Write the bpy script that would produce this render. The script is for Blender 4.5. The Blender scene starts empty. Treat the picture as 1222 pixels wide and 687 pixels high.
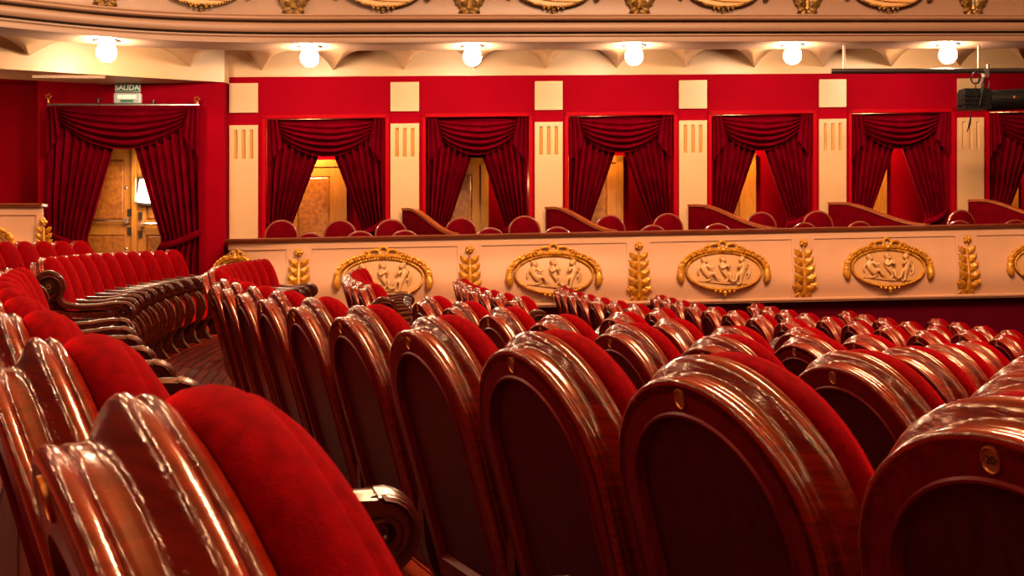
import bpy, bmesh, math, random
import numpy as np
from mathutils import Vector, Matrix
random.seed(7)
PI = math.pi
sc = bpy.context.scene
COL = sc.collection
# ------------------------------------------------------------------ camera, world, lights, exposure
F = 1300.0            # focal length in pixels of the 1222 px wide picture
EYE = 1.15
cam = bpy.data.cameras.new('camera'); co = bpy.data.objects.new('camera', cam); COL.objects.link(co)
co.location = (0, 0, EYE); co.rotation_euler = (PI/2, 0, 0)
cam.sensor_width = 36; cam.lens = F/1222*36; cam.shift_y = -63.5/1222
cam.clip_start = 0.05; cam.clip_end = 100
cam.dof.use_dof = True; cam.dof.focus_distance = 5; cam.dof.aperture_fstop = 20
sc.camera = co
sc.view_settings.view_transform = 'Standard'; sc.view_settings.look = 'None'
sc.view_settings.exposure = 1.72; sc.view_settings.gamma = 1; sc.view_settings.use_curve_mapping = False
w = bpy.data.worlds.new('world'); sc.world = w; w.use_nodes = True
w.node_tree.nodes['Background'].inputs[0].default_value = (1.0, 0.25, 0.15, 1)
w.node_tree.nodes['Background'].inputs[1].default_value = 0.02
WARM = (1.0, 0.64, 0.36)
def lamp(name, loc, power, radius=.045, color=WARM):
    l = bpy.data.lights.new(name, 'POINT'); l.energy = power; l.shadow_soft_size = radius; l.color = color
    o = bpy.data.objects.new(name, l); COL.objects.link(o); o.location = loc; return o
# bulbs of the chandelier over the stalls (above the picture) and the globe lamps of the tiers round the hall
for ring, (n, r, z, p) in enumerate(((16, 1.7, 6.6, 85), (9, .9, 7.3, 85))):
    for i in range(n):
        a = 2*PI*(i+.3*ring)/n
        lamp('chandelier_bulb', (2.4+r*math.cos(a), 5.5+r*math.sin(a), z), p)
for tier, (z, p, r) in enumerate(((3.45, 12, 8.6), (6.2, 45, 9.2))):
    for i in range(15):
        a = math.radians(128+i*12.5)
        lamp('tier_lamp', (2.2+r*math.cos(a), 5.0+r*math.sin(a), z), p, .06)

# ------------------------------------------------------------------ materials
def mat(name, col, rough=.5, metal=0., coat=0., coat_rough=.1, sheen=0., sheen_tint=None, var=0., vscale=6., bump=0., bscale=40.,
        stretch=(1, 1, 1), emit=None, estr=0., col2=None, spec=.5, stint=None):
    if metal < .3 and not emit:      # kept low, so that the lamps' gloss stands out against the diffuse light
        col = tuple(c*.70 for c in col); col2 = tuple(c*.70 for c in col2) if col2 else None
    m = bpy.data.materials.new(name); m.use_nodes = True
    nt = m.node_tree; b = nt.nodes['Principled BSDF']
    b.inputs['Base Color'].default_value = (*col, 1); b.inputs['Roughness'].default_value = rough
    b.inputs['Metallic'].default_value = metal; b.inputs['Coat Weight'].default_value = coat
    b.inputs['Coat Roughness'].default_value = coat_rough; b.inputs['Sheen Weight'].default_value = sheen
    b.inputs['Specular IOR Level'].default_value = spec
    b.inputs['Sheen Roughness'].default_value = .25
    if stint: b.inputs['Specular Tint'].default_value = (*stint, 1); pass
    if sheen_tint: b.inputs['Sheen Tint'].default_value = (*sheen_tint, 1)
    if emit: b.inputs['Emission Color'].default_value = (*emit, 1); b.inputs['Emission Strength'].default_value = estr
    if var or bump or col2:
        tc = nt.nodes.new('ShaderNodeTexCoord'); mp = nt.nodes.new('ShaderNodeMapping')
        mp.inputs['Scale'].default_value = stretch; nt.links.new(tc.outputs['Object'], mp.inputs[0])
    if var or col2:
        n = nt.nodes.new('ShaderNodeTexNoise'); n.inputs['Scale'].default_value = vscale; n.inputs['Detail'].default_value = 5
        nt.links.new(mp.outputs[0], n.inputs['Vector'])
        r = nt.nodes.new('ShaderNodeValToRGB'); nt.links.new(n.outputs['Fac'], r.inputs[0])
        r.color_ramp.elements[0].position = .33; r.color_ramp.elements[1].position = .67
        c2 = col2 or tuple(c*(1-var) for c in col)
        r.color_ramp.elements[0].color = (*c2, 1); r.color_ramp.elements[1].color = (*[min(1, c*(1+var*.4)) for c in col], 1)
        nt.links.new(r.outputs[0], b.inputs['Base Color'])
    if bump:
        n2 = nt.nodes.new('ShaderNodeTexNoise'); n2.inputs['Scale'].default_value = bscale; n2.inputs['Detail'].default_value = 3
        nt.links.new(mp.outputs[0], n2.inputs['Vector'])
        bp = nt.nodes.new('ShaderNodeBump'); bp.inputs['Strength'].default_value = bump; bp.inputs['Distance'].default_value = .01
        nt.links.new(n2.outputs['Fac'], bp.inputs['Height']); nt.links.new(bp.outputs[0], b.inputs['Normal'])
        if coat: nt.links.new(bp.outputs[0], b.inputs['Coat Normal'])
    return m
M = {}
M['wood'] = mat('mahogany', (.21, .010, .0022), .14, coat=.22, coat_rough=.05, col2=(.11, .005, .0018), vscale=9, stretch=(2, 2, 14), bump=.06, bscale=13, spec=.8, stint=(1, .66, .48))
_n = M['wood'].node_tree; _b = _n.nodes['Principled BSDF']; _b.inputs['Anisotropic'].default_value = .7
_t = _n.nodes.new('ShaderNodeTangent'); _t.direction_type = 'UV_MAP'; _t.uv_map = 'UVMap'; _n.links.new(_t.outputs[0], _b.inputs['Tangent'])
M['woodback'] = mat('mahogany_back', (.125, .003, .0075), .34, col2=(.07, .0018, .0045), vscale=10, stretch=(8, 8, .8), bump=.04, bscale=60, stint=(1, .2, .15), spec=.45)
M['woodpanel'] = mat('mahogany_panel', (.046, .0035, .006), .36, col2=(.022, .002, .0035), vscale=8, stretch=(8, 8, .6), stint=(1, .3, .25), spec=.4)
M['woodarm'] = mat('dark_mahogany', (.050, .0052, .0022), .26, coat=.3, coat_rough=.1, stint=(1, .6, .45), var=.4, vscale=20, bump=.05, bscale=30)
M['velvet'] = mat('red_velvet', (.165, .0002, .0016), .95, sheen=.7, sheen_tint=(1, .004, .006), var=.3, vscale=60, bump=.22, bscale=520, spec=.02, stint=(1, .1, .1))
M['curtain'] = mat('crimson_curtain', (.105, .0002, .0045), .9, sheen=.06, sheen_tint=(.9, .005, .03), var=.2, vscale=5, spec=.02, stint=(1, .1, .1))
M['redwall'] = mat('red_wall', (.215, .0003, .0055), .65, var=.06, vscale=2, spec=.04, stint=(1, .2, .2))
M['redtrim'] = mat('red_trim', (.28, .0006, .004), .5, spec=.08, stint=(1, .2, .2))
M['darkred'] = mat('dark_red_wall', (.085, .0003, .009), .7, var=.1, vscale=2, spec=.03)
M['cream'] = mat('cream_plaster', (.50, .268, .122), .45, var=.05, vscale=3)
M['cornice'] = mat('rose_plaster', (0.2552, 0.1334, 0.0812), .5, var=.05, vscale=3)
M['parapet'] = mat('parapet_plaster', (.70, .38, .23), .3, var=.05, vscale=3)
M['relief'] = mat('relief_plaster', (.62, .31, .11), .45, var=.06, vscale=8)
M['gold'] = mat('gilding', (.62, .28, .02), .36, metal=.4, col2=(.34, .12, .007), vscale=16, bump=.3, bscale=60)
M['darkgold'] = mat('tarnished_gilding', (.30, .15, .02), .45, metal=.5, col2=(.03, .012, .004), vscale=14, bump=.4, bscale=60)
M['groove'] = mat('gold_flute', (.40, .17, .022), .5)
M['rail'] = mat('rail_wood', (0.1624, 0.0348, 0.0116), .3, coat=.5, var=.3, vscale=6, stretch=(.5, 6, 6))
M['capwood'] = mat('orange_wood', (0.2784, 0.058, 0.0116), .35, coat=.4, var=.3, vscale=8)
M['door'] = mat('honey_wood', (.46, .175, .018), .38, coat=.3, var=.15, vscale=5, stretch=(6, 6, 1))
M['burl'] = mat('burl_wood', (.42, .145, .014), .4, coat=.2, col2=(.22, .06, .005), vscale=18)
M['metal'] = mat('steel', (.72, .70, .66), .25, metal=1)
M['darkmetal'] = mat('dark_metal', (.05, .04, .04), .4, metal=.8)
M['black'] = mat('black_paint', (.004, .0035, .004), .5, spec=.15)
M['brass'] = mat('brass', (.55, .20, .05), .35, metal=1, var=.3, vscale=40)
M['plaque'] = mat('dark_bronze', (.24, .055, .022), .4)
M['digit'] = mat('dark_digit', (0.0116, 0.00464, 0.00348), .5)
M['floor'] = mat('floor_boards', (.34, .028, .008), .6, spec=.05, col2=(.08, .005, .002), vscale=1, stretch=(1, 1, 1), stint=(1, .4, .3))
M['globe'] = mat('lit_globe', (1, .9, .7), .3, emit=(1, .80, .54), estr=110)
M['shade'] = mat('lit_shade', (1, .95, .85), .5, emit=(1, .84, .6), estr=9)
M['white'] = mat('white_plastic', (0.435, 0.4176, 0.3828), .4)
M['green'] = mat('sign_green', (.012, .13, .06), .4)
M['signwhite'] = mat('sign_letter', (.9, .88, .8), .5)
M['boxred'] = mat('box_upholstery', (.10, .0003, .003), .85, sheen=.1, spec=.03, sheen_tint=(1, .01, .01), var=.2, vscale=10, stint=(1, .2, .2))
M['rim'] = mat('chair_rim_wood', (0.1972, 0.0348, 0.01276), .3, coat=.5)
# floor boards: thin dark joints following the rows
nt = M['floor'].node_tree
wv = nt.nodes.new('ShaderNodeTexWave'); tc = [n for n in nt.nodes if n.type == 'TEX_COORD'][0]
uvn = nt.nodes.new('ShaderNodeAttribute'); uvn.attribute_name = 'board'
mp = [n for n in nt.nodes if n.type == 'MAPPING'][0]; mp.inputs['Scale'].default_value = (26, .9, 1); nt.links.new(uvn.outputs['Vector'], mp.inputs[0])
wv.wave_type = 'BANDS'; wv.bands_direction = 'X'; wv.inputs['Scale'].default_value = 4.2; wv.inputs['Distortion'].default_value = 0
nt.links.new(uvn.outputs['Vector'], wv.inputs['Vector'])
rp = nt.nodes.new('ShaderNodeValToRGB'); nt.links.new(wv.outputs['Fac'], rp.inputs[0])
rp.color_ramp.elements[0].color = (.12, .12, .12, 1); rp.color_ramp.elements[1].position = .35; rp.color_ramp.elements[1].color = (1, 1, 1, 1)
mx = nt.nodes.new('ShaderNodeMixRGB'); mx.blend_type = 'MULTIPLY'; mx.inputs[0].default_value = 1
bs = nt.nodes['Principled BSDF']; src = bs.inputs['Base Color'].links[0].from_socket
nt.links.new(src, mx.inputs[1]); nt.links.new(rp.outputs[0], mx.inputs[2]); nt.links.new(mx.outputs[0], bs.inputs['Base Color'])

# ------------------------------------------------------------------ mesh helpers
class MB:
    def __init__(s): s.v = []; s.f = []
    def grid(s, rows, close=False, flip=False):
        b = len(s.v); n = len(rows[0])
        for r in rows: s.v += [tuple(p) for p in r]
        for i in range(len(rows)-1):
            for j in range(n if close else n-1):
                q = (b+i*n+j, b+i*n+(j+1) % n, b+(i+1)*n+(j+1) % n, b+(i+1)*n+j)
                s.f.append(q[::-1] if flip else q)
        return s
    def poly(s, pts, flip=False):
        b = len(s.v); s.v += [tuple(p) for p in pts]; q = tuple(range(b, b+len(pts))); s.f.append(q[::-1] if flip else q); return s
    def box(s, c, d, rot=None):
        b = len(s.v)
        for x in (-.5, .5):
            for y in (-.5, .5):
                for z in (-.5, .5):
                    p = Vector((x*d[0], y*d[1], z*d[2]))
                    if rot is not None: p = rot @ p
                    s.v.append(tuple(p+Vector(c)))
        for q in ((0, 1, 3, 2), (4, 6, 7, 5), (0, 4, 5, 1), (2, 3, 7, 6), (0, 2, 6, 4), (1, 5, 7, 3)): s.f.append(tuple(b+i for i in q))
        return s
    def prism(s, poly, axis_fn, t0, t1):
        """poly: 2D outline (ccw); axis_fn(a, b, t) -> point"""
        b = len(s.v); n = len(poly)
        s.v += [tuple(axis_fn(a, c, t0)) for a, c in poly]+[tuple(axis_fn(a, c, t1)) for a, c in poly]
        s.f.append(tuple(range(b, b+n))[::-1]); s.f.append(tuple(range(b+n, b+2*n)))
        for i in range(n): s.f.append((b+i, b+(i+1) % n, b+n+(i+1) % n, b+n+i))
        return s
    def tube(s, pts, r, n=8, cap=True):
        pts = [Vector(p) for p in pts]; rows = []; up = Vector((0.123, .31, .94)).normalized()
        for i, p in enumerate(pts):
            d = (pts[min(i+1, len(pts)-1)]-pts[max(i-1, 0)]).normalized()
            a = d.cross(up).normalized(); c = d.cross(a).normalized()
            rr = r[i] if isinstance(r, (list, tuple)) else r
            rows.append([p+(a*math.cos(2*PI*k/n)+c*math.sin(2*PI*k/n))*rr for k in range(n)])
        s.grid(rows, close=True)
        if cap: s.poly(rows[0], True); s.poly(rows[-1])
        return s
    def lathe(s, prof, c=(0, 0, 0), n=20, fn=None):
        rows = []
        for r, z in prof:
            rows.append([(fn or (lambda x, y, z: (x, y, z)))(r*math.cos(2*PI*k/n), r*math.sin(2*PI*k/n), z) for k in range(n)])
        rows = [[tuple(Vector(p)+Vector(c)) for p in r] for r in rows]
        return s.grid(rows, close=True)
    def ball(s, c, r, n=10, m=6, sc_=(1, 1, 1)):
        prof = [(r*math.sin(PI*i/m), -r*math.cos(PI*i/m)) for i in range(m+1)]
        prof[0] = (1e-4, -r); prof[-1] = (1e-4, r)
        return s.lathe(prof, c, n, lambda x, y, z: (x*sc_[0], y*sc_[1], z*sc_[2]))
    def mesh(s, name, material, smooth=True, angle=40):
        me = bpy.data.meshes.new(name); me.from_pydata(s.v, [], s.f)
        bm = bmesh.new(); bm.from_mesh(me); bmesh.ops.remove_doubles(bm, verts=bm.verts, dist=1e-5)
        bmesh.ops.recalc_face_normals(bm, faces=bm.faces); bm.to_mesh(me); bm.free()
        me.materials.append(material)
        if smooth:
            me.polygons.foreach_set('use_smooth', [True]*len(me.polygons)); me.set_sharp_from_angle(angle=math.radians(angle))
        me.update(); return me
    def build(s, name, material, parent=None, smooth=True, angle=40): return put(name, s.mesh(name, material, smooth, angle), parent)
def put(name, me, parent=None, loc=(0, 0, 0), rot=0.):
    o = bpy.data.objects.new(name, me); COL.objects.link(o); o.location = loc; o.rotation_euler = (0, 0, rot)
    if parent is not None: o.parent = parent
    return o
def tag(o, label=None, cat=None, group=None, kind=None):
    if label: o['label'] = label
    if cat: o['category'] = cat
    if group: o['group'] = group
    if kind: o['kind'] = kind
    return o
def thing(name, label, cat, loc=(0, 0, 0), rot=0., group=None): return tag(put(name, None, None, loc, rot), label, cat, group)
def struct(name, mb, material, smooth=True, parent=None, angle=40):
    o = mb.build(name, material, parent, smooth, angle)
    if parent is None: o['kind'] = 'structure'
    return o
def px(x, y, Y): return Vector(((x-611)*Y/F, Y, EYE+(280-y)*Y/F))      # where the sight line of a spot of the photograph stands at distance Y
ORD = ['first', 'second', 'third', 'fourth', 'fifth', 'sixth', 'seventh', 'eighth', 'ninth', 'tenth', 'eleventh', 'twelfth', 'thirteenth', 'fourteenth']

def cr(pts, n):
    """smooth curve through 2D points"""
    P = [Vector(p) for p in pts]; P = [2*P[0]-P[1]]+P+[2*P[-1]-P[-2]]; out = []
    for i in range(1, len(P)-2):
        for k in range(n):
            t = k/n; a, b, c, d = P[i-1], P[i], P[i+1], P[i+2]
            out.append(.5*((2*b)+(c-a)*t+(2*a-5*b+4*c-d)*t*t+(3*b-a-3*c+d)*t**3))
    out.append(P[-2]); return out
class Path:
    """plan curve; at(s) gives point and outward normal (towards the hall)"""
    def __init__(s, pts):
        s.p = [Vector(q[:2]) for q in pts]; s.c = [0]
        for a, b in zip(s.p, s.p[1:]): s.c.append(s.c[-1]+(b-a).length)
        s.L = s.c[-1]
    def at(s, d):
        d = max(0, min(s.L, d)); i = max(j for j in range(len(s.p)-1) if s.c[j] <= d+1e-9)
        t = (d-s.c[i])/(s.c[i+1]-s.c[i]); p = s.p[i].lerp(s.p[i+1], t)
        def tan(j): return (s.p[min(j+1, len(s.p)-1)]-s.p[max(j-1, 0)]).normalized()
        g = tan(i).lerp(tan(i+1), t).normalized()
        return p, Vector((-g.y, g.x))
    def at_px(s, x):
        best = min((abs(611+F*s.at(d)[0].x/s.at(d)[0].y-x), d) for d in np.linspace(0, s.L, 1500)); return best[1]
def sweep(mb, path, ds, prof, zfn, recess=None):
    rows = []
    for d in ds:
        p, n = path.at(d[0] if isinstance(d, tuple) else d)
        rc = d[1] if isinstance(d, tuple) else 0
        row = []
        for k, (o, z) in enumerate(prof):
            oo = o-(recess(k, rc) if recess else 0)
            row.append((p.x+n.x*oo, p.y+n.y*oo, zfn(z, p.x)))
        rows.append(row)
    return mb.grid(rows)

# ------------------------------------------------------------------ rows of seats: plan curves of the raked stalls
def rowX(k, Y): return 1.29557+1.126662*k-.610794*Y-.00468026*k*Y+.01845236*Y*Y+3.8407e-4*Y**3-6.99966e-5*k*Y*Y
def rowT(k, Y):
    d = -.610794-.00468026*k+2*.01845236*Y+3*3.8407e-4*Y*Y-2*6.99966e-5*k*Y
    return Vector((d, 1)).normalized()
def floorZ(k, X): return -.12*k+.022*X
def walk(k, Y, step, n, stop=None):
    out = [Y]
    for i in range(n-1):
        for q in range(10): Y += step/10*rowT(k, Y).y
        out.append(Y)
    return out

# ------------------------------------------------------------------ floor
fm = MB(); ks = np.arange(-5, 10.01, .5); ys = np.linspace(-1.5, 15, 45)
fm.grid([[(rowX(k, Y), Y, floorZ(k, rowX(k, Y))) for Y in ys] for k in ks])
me = bpy.data.meshes.new('floor'); me.from_pydata(fm.v, [], fm.f); me.materials.append(M['floor'])
at = me.attributes.new('board', 'FLOAT_VECTOR', 'POINT')
at.data.foreach_set('vector', [c for k in ks for Y in ys for c in (float(k), float(Y), 0.)])
me.polygons.foreach_set('use_smooth', [True]*len(me.polygons))
fo = put('floor', me); fo['kind'] = 'structure'
# single boards of the aisles and between the front rows, laid along the rows
bw = .0774
bmats = [mat('board_wood_%s' % t, c, .5, spec=.12, stint=(1, .4, .3), col2=tuple(v*.42 for v in c), vscale=1, stretch=(1, 1, 1)) for t, c in (('dark', (.17, .013, .005)), ('mid', (.26, .022, .007)), ('light', (.36, .034, .011)))]
for bm_ in bmats:
    q = bm_.node_tree; mpn = [n for n in q.nodes if n.type == 'MAPPING'][0]; an = q.nodes.new('ShaderNodeAttribute'); an.attribute_name = 'board'
    mpn.inputs['Scale'].default_value = (55, 1.6, 1); q.links.new(an.outputs['Vector'], mpn.inputs[0])
kb = -2.2; nb = 0
while kb < 1.2:
    yb = np.linspace(.2, 9.6, 30); k0, k1 = kb, kb+bw-.005; v = []; att = []
    for y in yb:
        for k, h in ((k0, -.004), (k0+.003, .005), (k1-.003, .005), (k1, -.004)):
            X = rowX(k, y); v.append((X, y, floorZ(k, X)+h)); att += [k+nb*.37, float(y)+nb*1.7, 0.]
    f = [(4*i+j, 4*i+j+1, 4*i+j+5, 4*i+j+4) for i in range(29) for j in range(3)]
    bme = bpy.data.meshes.new('floor_board'); bme.from_pydata(v, [], f); bme.materials.append(bmats[(nb*7+nb//3) % 3])
    bme.attributes.new('board', 'FLOAT_VECTOR', 'POINT').data.foreach_set('vector', att); bme.update(); put('floor_board', bme, fo)
    kb += bw; nb += 1

# ------------------------------------------------------------------ red back wall with the box openings
def wallY(X): return 15.2+.11*X
def wx(x):      # X on the back wall plane seen at picture column x
    q = (x-611)/F; return 15.2*q/(1-.11*q)
WN = Vector((.11, -1, 0)).normalized()
def WP(X, z, out=0.): return Vector((X, wallY(X), z+.022*X))+WN*out
OPEN = [(317, 460), (508, 631), (678, 804), (849, 970), (1016, 1135), (1180, 1304)]
OX = [(wx(a), wx(b)) for a, b in OPEN]
ZR, ZO = 3.37, 2.80     # top of the red, top of the openings
XL, XR = wx(262.5), 9.6
def plate(mb, xs, zs, hole, t, P):
    """wall plate with cells left open, front at out=0, back at out=-t, with reveals"""
    nx, nz = len(xs)-1, len(zs)-1
    H = lambda i, j: i < 0 or j < 0 or i >= nx or j >= nz or hole(i, j)
    for i in range(nx):
        for j in range(nz):
            if hole(i, j): continue
            a, b, c, d = xs[i], xs[i+1], zs[j], zs[j+1]
            mb.poly([P(a, c, 0), P(b, c, 0), P(b, d, 0), P(a, d, 0)]); mb.poly([P(a, c, -t), P(b, c, -t), P(b, d, -t), P(a, d, -t)], True)
            if H(i-1, j): mb.poly([P(a, c, 0), P(a, d, 0), P(a, d, -t), P(a, c, -t)])
            if H(i+1, j): mb.poly([P(b, c, 0), P(b, c, -t), P(b, d, -t), P(b, d, 0)])
            if H(i, j-1): mb.poly([P(a, c, 0), P(a, c, -t), P(b, c, -t), P(b, c, 0)])
            if H(i, j+1): mb.poly([P(a, d, 0), P(b, d, 0), P(b, d, -t), P(a, d, -t)])
    return mb
xs = [XL]+[v for o in OX for v in o]+[XR]; zs = [-.6, ZO, ZR]
struct('wall_back', plate(MB(), xs, zs, lambda i, j: j == 0 and i % 2 == 1, .14, WP), M['redwall'], smooth=False)
# architrave round every opening
for n, (a, b) in enumerate(OX):
    t = .05; mb = MB()
    for (x0, x1, z0, z1) in ((a-t, a, .1, ZO+t), (b, b+t, .1, ZO+t), (a-t, b+t, ZO, ZO+t)):
        mb.poly([WP(x0, z0, .02), WP(x1, z0, .02), WP(x1, z1, .02), WP(x0, z1, .02)])
        mb.poly([WP(x0, z0, 0), WP(x0, z0, .02), WP(x0, z1, .02), WP(x0, z1, 0)]); mb.poly([WP(x1, z0, .02), WP(x1, z0, 0), WP(x1, z1, 0), WP(x1, z1, .02)])
        mb.poly([WP(x0, z1, .02), WP(x1, z1, .02), WP(x1, z1, 0), WP(x0, z1, 0)]); mb.poly([WP(x0, z0, 0), WP(x1, z0, 0), WP(x1, z0, .02), WP(x0, z0, .02)])
    struct('trim_%d' % (n+1), mb, M['redtrim'], smooth=False)
# cream pilaster panels: plain cap panel and fluted shaft
PIL = [(274, 308), (466, 500), (638, 671), (810, 843), (977, 1009), (1142, 1173)]
NEXT = ['between the big entrance and the first box', 'between the first and second boxes', 'between the second and third boxes',
        'between the third and fourth boxes', 'between the fourth and fifth boxes', 'behind the black spotlight']
for n, (a, b) in enumerate(PIL):
    x0, x1 = wx(a), wx(b); wd = x1-x0
    r = thing('pilaster', 'cream pilaster with three gilt flutes, '+NEXT[n], 'pilaster', WP((x0+x1)/2, 0), 0, 'cream pilasters')
    O = WP((x0+x1)/2, 0)
    loc = lambda x, z, o=0.: WP(x, z, o)-O
    PP = lambda x, z, o: loc(x, z, .03+o)
    plate(MB(), [x0, x1], [2.885, 3.285], lambda i, j: False, .03, PP).build('cap_panel', M['cream'], r, smooth=False)
    fr = [0, .16, .29, .435, .565, .71, .84, 1]
    plate(MB(), [x0+f*wd for f in fr], [.2, 2.26, 2.655, 2.715], lambda i, j: j == 1 and i % 2 == 1, .03, PP).build('shaft', M['cream'], r, smooth=False)
    for q in (1, 3, 5):
        mb = MB(); g0, g1 = x0+fr[q]*wd, x0+fr[q+1]*wd
        mb.grid([[loc(g0+(g1-g0)*i/6, z, .03-.026*math.sin(PI*i/6)) for z in (2.26, 2.655)] for i in range(7)])
        mb.build('flute', M['groove'], r)
# cream frieze and scalloped cove of the back wall
def frieze(mb, P, x0, x1, z0, z1, t=.02, n=12):
    mb.grid([[P(x0+(x1-x0)*i/n, z0, 0), P(x0+(x1-x0)*i/n, z0, t), P(x0+(x1-x0)*i/n, z1, t)] for i in range(n+1)]); return mb
struct('trim_7', frieze(MB(), WP, XL, XR, ZR, 4.0), M['cream'], smooth=False)

# ------------------------------------------------------------------ upper tier: soffit, cornice, balcony front
CP = Path(cr([(10.5, 14.62), (7, 14.27), (4, 13.94), (1, 13.61), (-1.2, 13.37), (-3.1, 13.14), (-4.4, 12.72), (-5.57, 11.85), (-6.8, 10.6), (-8, 9)], 10))
zc = lambda z, X: z+.022*X
dsC = np.linspace(0, CP.L, 120)
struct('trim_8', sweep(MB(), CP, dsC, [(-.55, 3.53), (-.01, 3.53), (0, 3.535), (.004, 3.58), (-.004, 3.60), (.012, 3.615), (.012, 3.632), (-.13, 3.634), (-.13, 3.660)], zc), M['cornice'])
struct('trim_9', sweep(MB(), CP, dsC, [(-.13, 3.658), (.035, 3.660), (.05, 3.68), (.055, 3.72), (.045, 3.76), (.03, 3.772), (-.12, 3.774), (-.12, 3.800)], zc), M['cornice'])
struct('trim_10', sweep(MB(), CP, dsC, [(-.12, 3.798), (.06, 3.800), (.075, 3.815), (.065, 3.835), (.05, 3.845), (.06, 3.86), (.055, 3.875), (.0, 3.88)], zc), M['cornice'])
BF = [(.0, 3.88), (-.01, 3.95), (.0, 4.05), (.03, 4.2), (.05, 4.35), (.03, 4.55), (0, 4.8), (.05, 4.84), (-.2, 4.86)]
up = thing('upper_balcony', 'rose plaster front of the upper balcony with tarnished gilt ornaments', 'balcony')
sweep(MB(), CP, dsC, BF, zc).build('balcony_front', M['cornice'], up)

# scalloped cove between soffit and wall
def cove(tips, wallP, frontP):
    """tips: positions along both lines; P(tip, v) ..."""
    mb = MB(); nu, nv = 16, 6
    for a, b in zip(tips, tips[1:]):
        rows = []
        for i in range(nu+1):
            u = i/nu; arch = (1-abs(2*u-1)**2.6)
            row = []
            for j in range(nv+1):
                v = j/nv; W = wallP(a, b, u); Fp = frontP(a, b, u)
                p = Fp.lerp(W, v); p.z = Fp.z*(1-v)+(W.z+arch*.30)*v; row.append(p)
            rows.append(row)
        mb.grid(rows)
    return mb
tipx = [226, 312, 398, 482, 567, 651.5, 736, 818, 900, 982, 1063.5, 1145, 1226, 1306]
def tipW(x):
    X = wx(x); return Vector((X, wallY(X)-.02, 3.457+.0227*X))
def onC(x, back):
    d = CP.at_px(x); p, n = CP.at(d); return Vector((p.x-n.x*back, p.y-n.y*back, 3.53+.022*p.x))
_c = {}
def tipF(x):
    if x not in _c: _c[x] = onC(x+12, .5)
    return _c[x]
mbc = cove(tipx[1:], lambda a, b, u: tipW(a).lerp(tipW(b), u), lambda a, b, u: tipF(a).lerp(tipF(b), u))
# left part, above the entrance
LW = lambda x: px(x, 80-(227-x)*.072, 14.55-(265-x)*.0058)
_l = {}
def LF(x):
    if x not in _l:
        k = max(x, -40); _l[x] = onC(k+8, .5)+Vector((0 if x > -40 else -1.0, 0 if x > -40 else -1.2, 0))
    return _l[x]
mbl = cove([-150, 35, 227], lambda a, b, u: LW(a).lerp(LW(b), u), lambda a, b, u: LF(a).lerp(LF(b), u))
A_, B_, C_, D_ = LW(227), tipW(312), LF(227), tipF(312)
mbl2 = cove([0, 1], lambda a, b, u: A_.lerp(B_, u), lambda a, b, u: C_.lerp(D_, u))
for q in (mbl, mbl2): 
    b0 = len(mbc.v); mbc.v += q.v; mbc.f += [tuple(i+b0 for i in f) for f in q.f]
struct('ceiling', mbc, M['cream'], angle=25)

# globe lamps under the soffit
GL = [(132, 58), (368, 66), (566, 65), (762, 64), (954, 64), (1142, 62)]
GN = ['above the exit sign', 'above the box of the widest doorway', 'above the second box curtain', 'above the third box curtain', 'above the fourth box curtain', 'above the black spotlight']
gball = MB().lathe([(.002, -.115), (.045, -.108), (.08, -.085), (.104, -.05), (.112, -.01), (.107, .035), (.088, .075), (.056, .100)], n=20).mesh('globe', M['globe'])
gcap = MB().lathe([(.0, .13), (.15, .13), (.155, .122), (.14, .115), (.07, .112), (.06, .09)], n=24).mesh('ceiling_cap', M['metal'])
gtip = MB().ball((0, 0, -.125), .012).mesh('finial', M['brass'])
for i, (x, y) in enumerate(GL):
    d = CP.at_px(x); p, n = CP.at(d); q = p-n*.24
    z = 3.53+.022*q.x-.132
    g = thing('globe_lamp', 'lit round glass globe lamp under the balcony soffit, '+GN[i], 'lamp', (q.x, q.y, z), 0, 'globe lamps under the balcony')
    put('globe', gball, g); put('ceiling_cap', gcap, g); put('finial', gtip, g)

# ------------------------------------------------------------------ leaves and medallions (shared meshes; x along, z up, -y proud)
def leaf_mesh(L, Wd, curl=.35, lobes=3, mat_='gold'):
    mb = MB(); rows = []
    for i in range(17):
        t = i/16; hw = Wd*(math.sin(PI*min(1, t*.92+.08))**.7)*(1+.22*math.sin(t*lobes*2*PI+.6))*(1 if t < .97 else .15)
        y = -.012-.03*math.sin(PI*t)-.02*t
        rows.append([(-hw, y+.018, t*L), (-hw*.5, y, t*L+.01), (0, y-.010, t*L+.014), (hw*.5, y, t*L+.01), (hw, y+.018, t*L)])
    mb.grid(rows); return mb.mesh('leaf', M[mat_])
LEAF = leaf_mesh(.23, .058); LEAF_D = leaf_mesh(.23, .058, mat_='darkgold')
def bud(mt):
    mb = MB()
    for q in range(5):
        a = q/5*2*PI; mb.ball((.026*math.cos(a), -.03, .026*math.sin(a)), .022, 8, 5)
    mb.ball((0, -.045, 0), .02, 8, 5); return mb.mesh('bud', M[mt])
BUD, BUD_D = bud('gold'), bud('darkgold')
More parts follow.
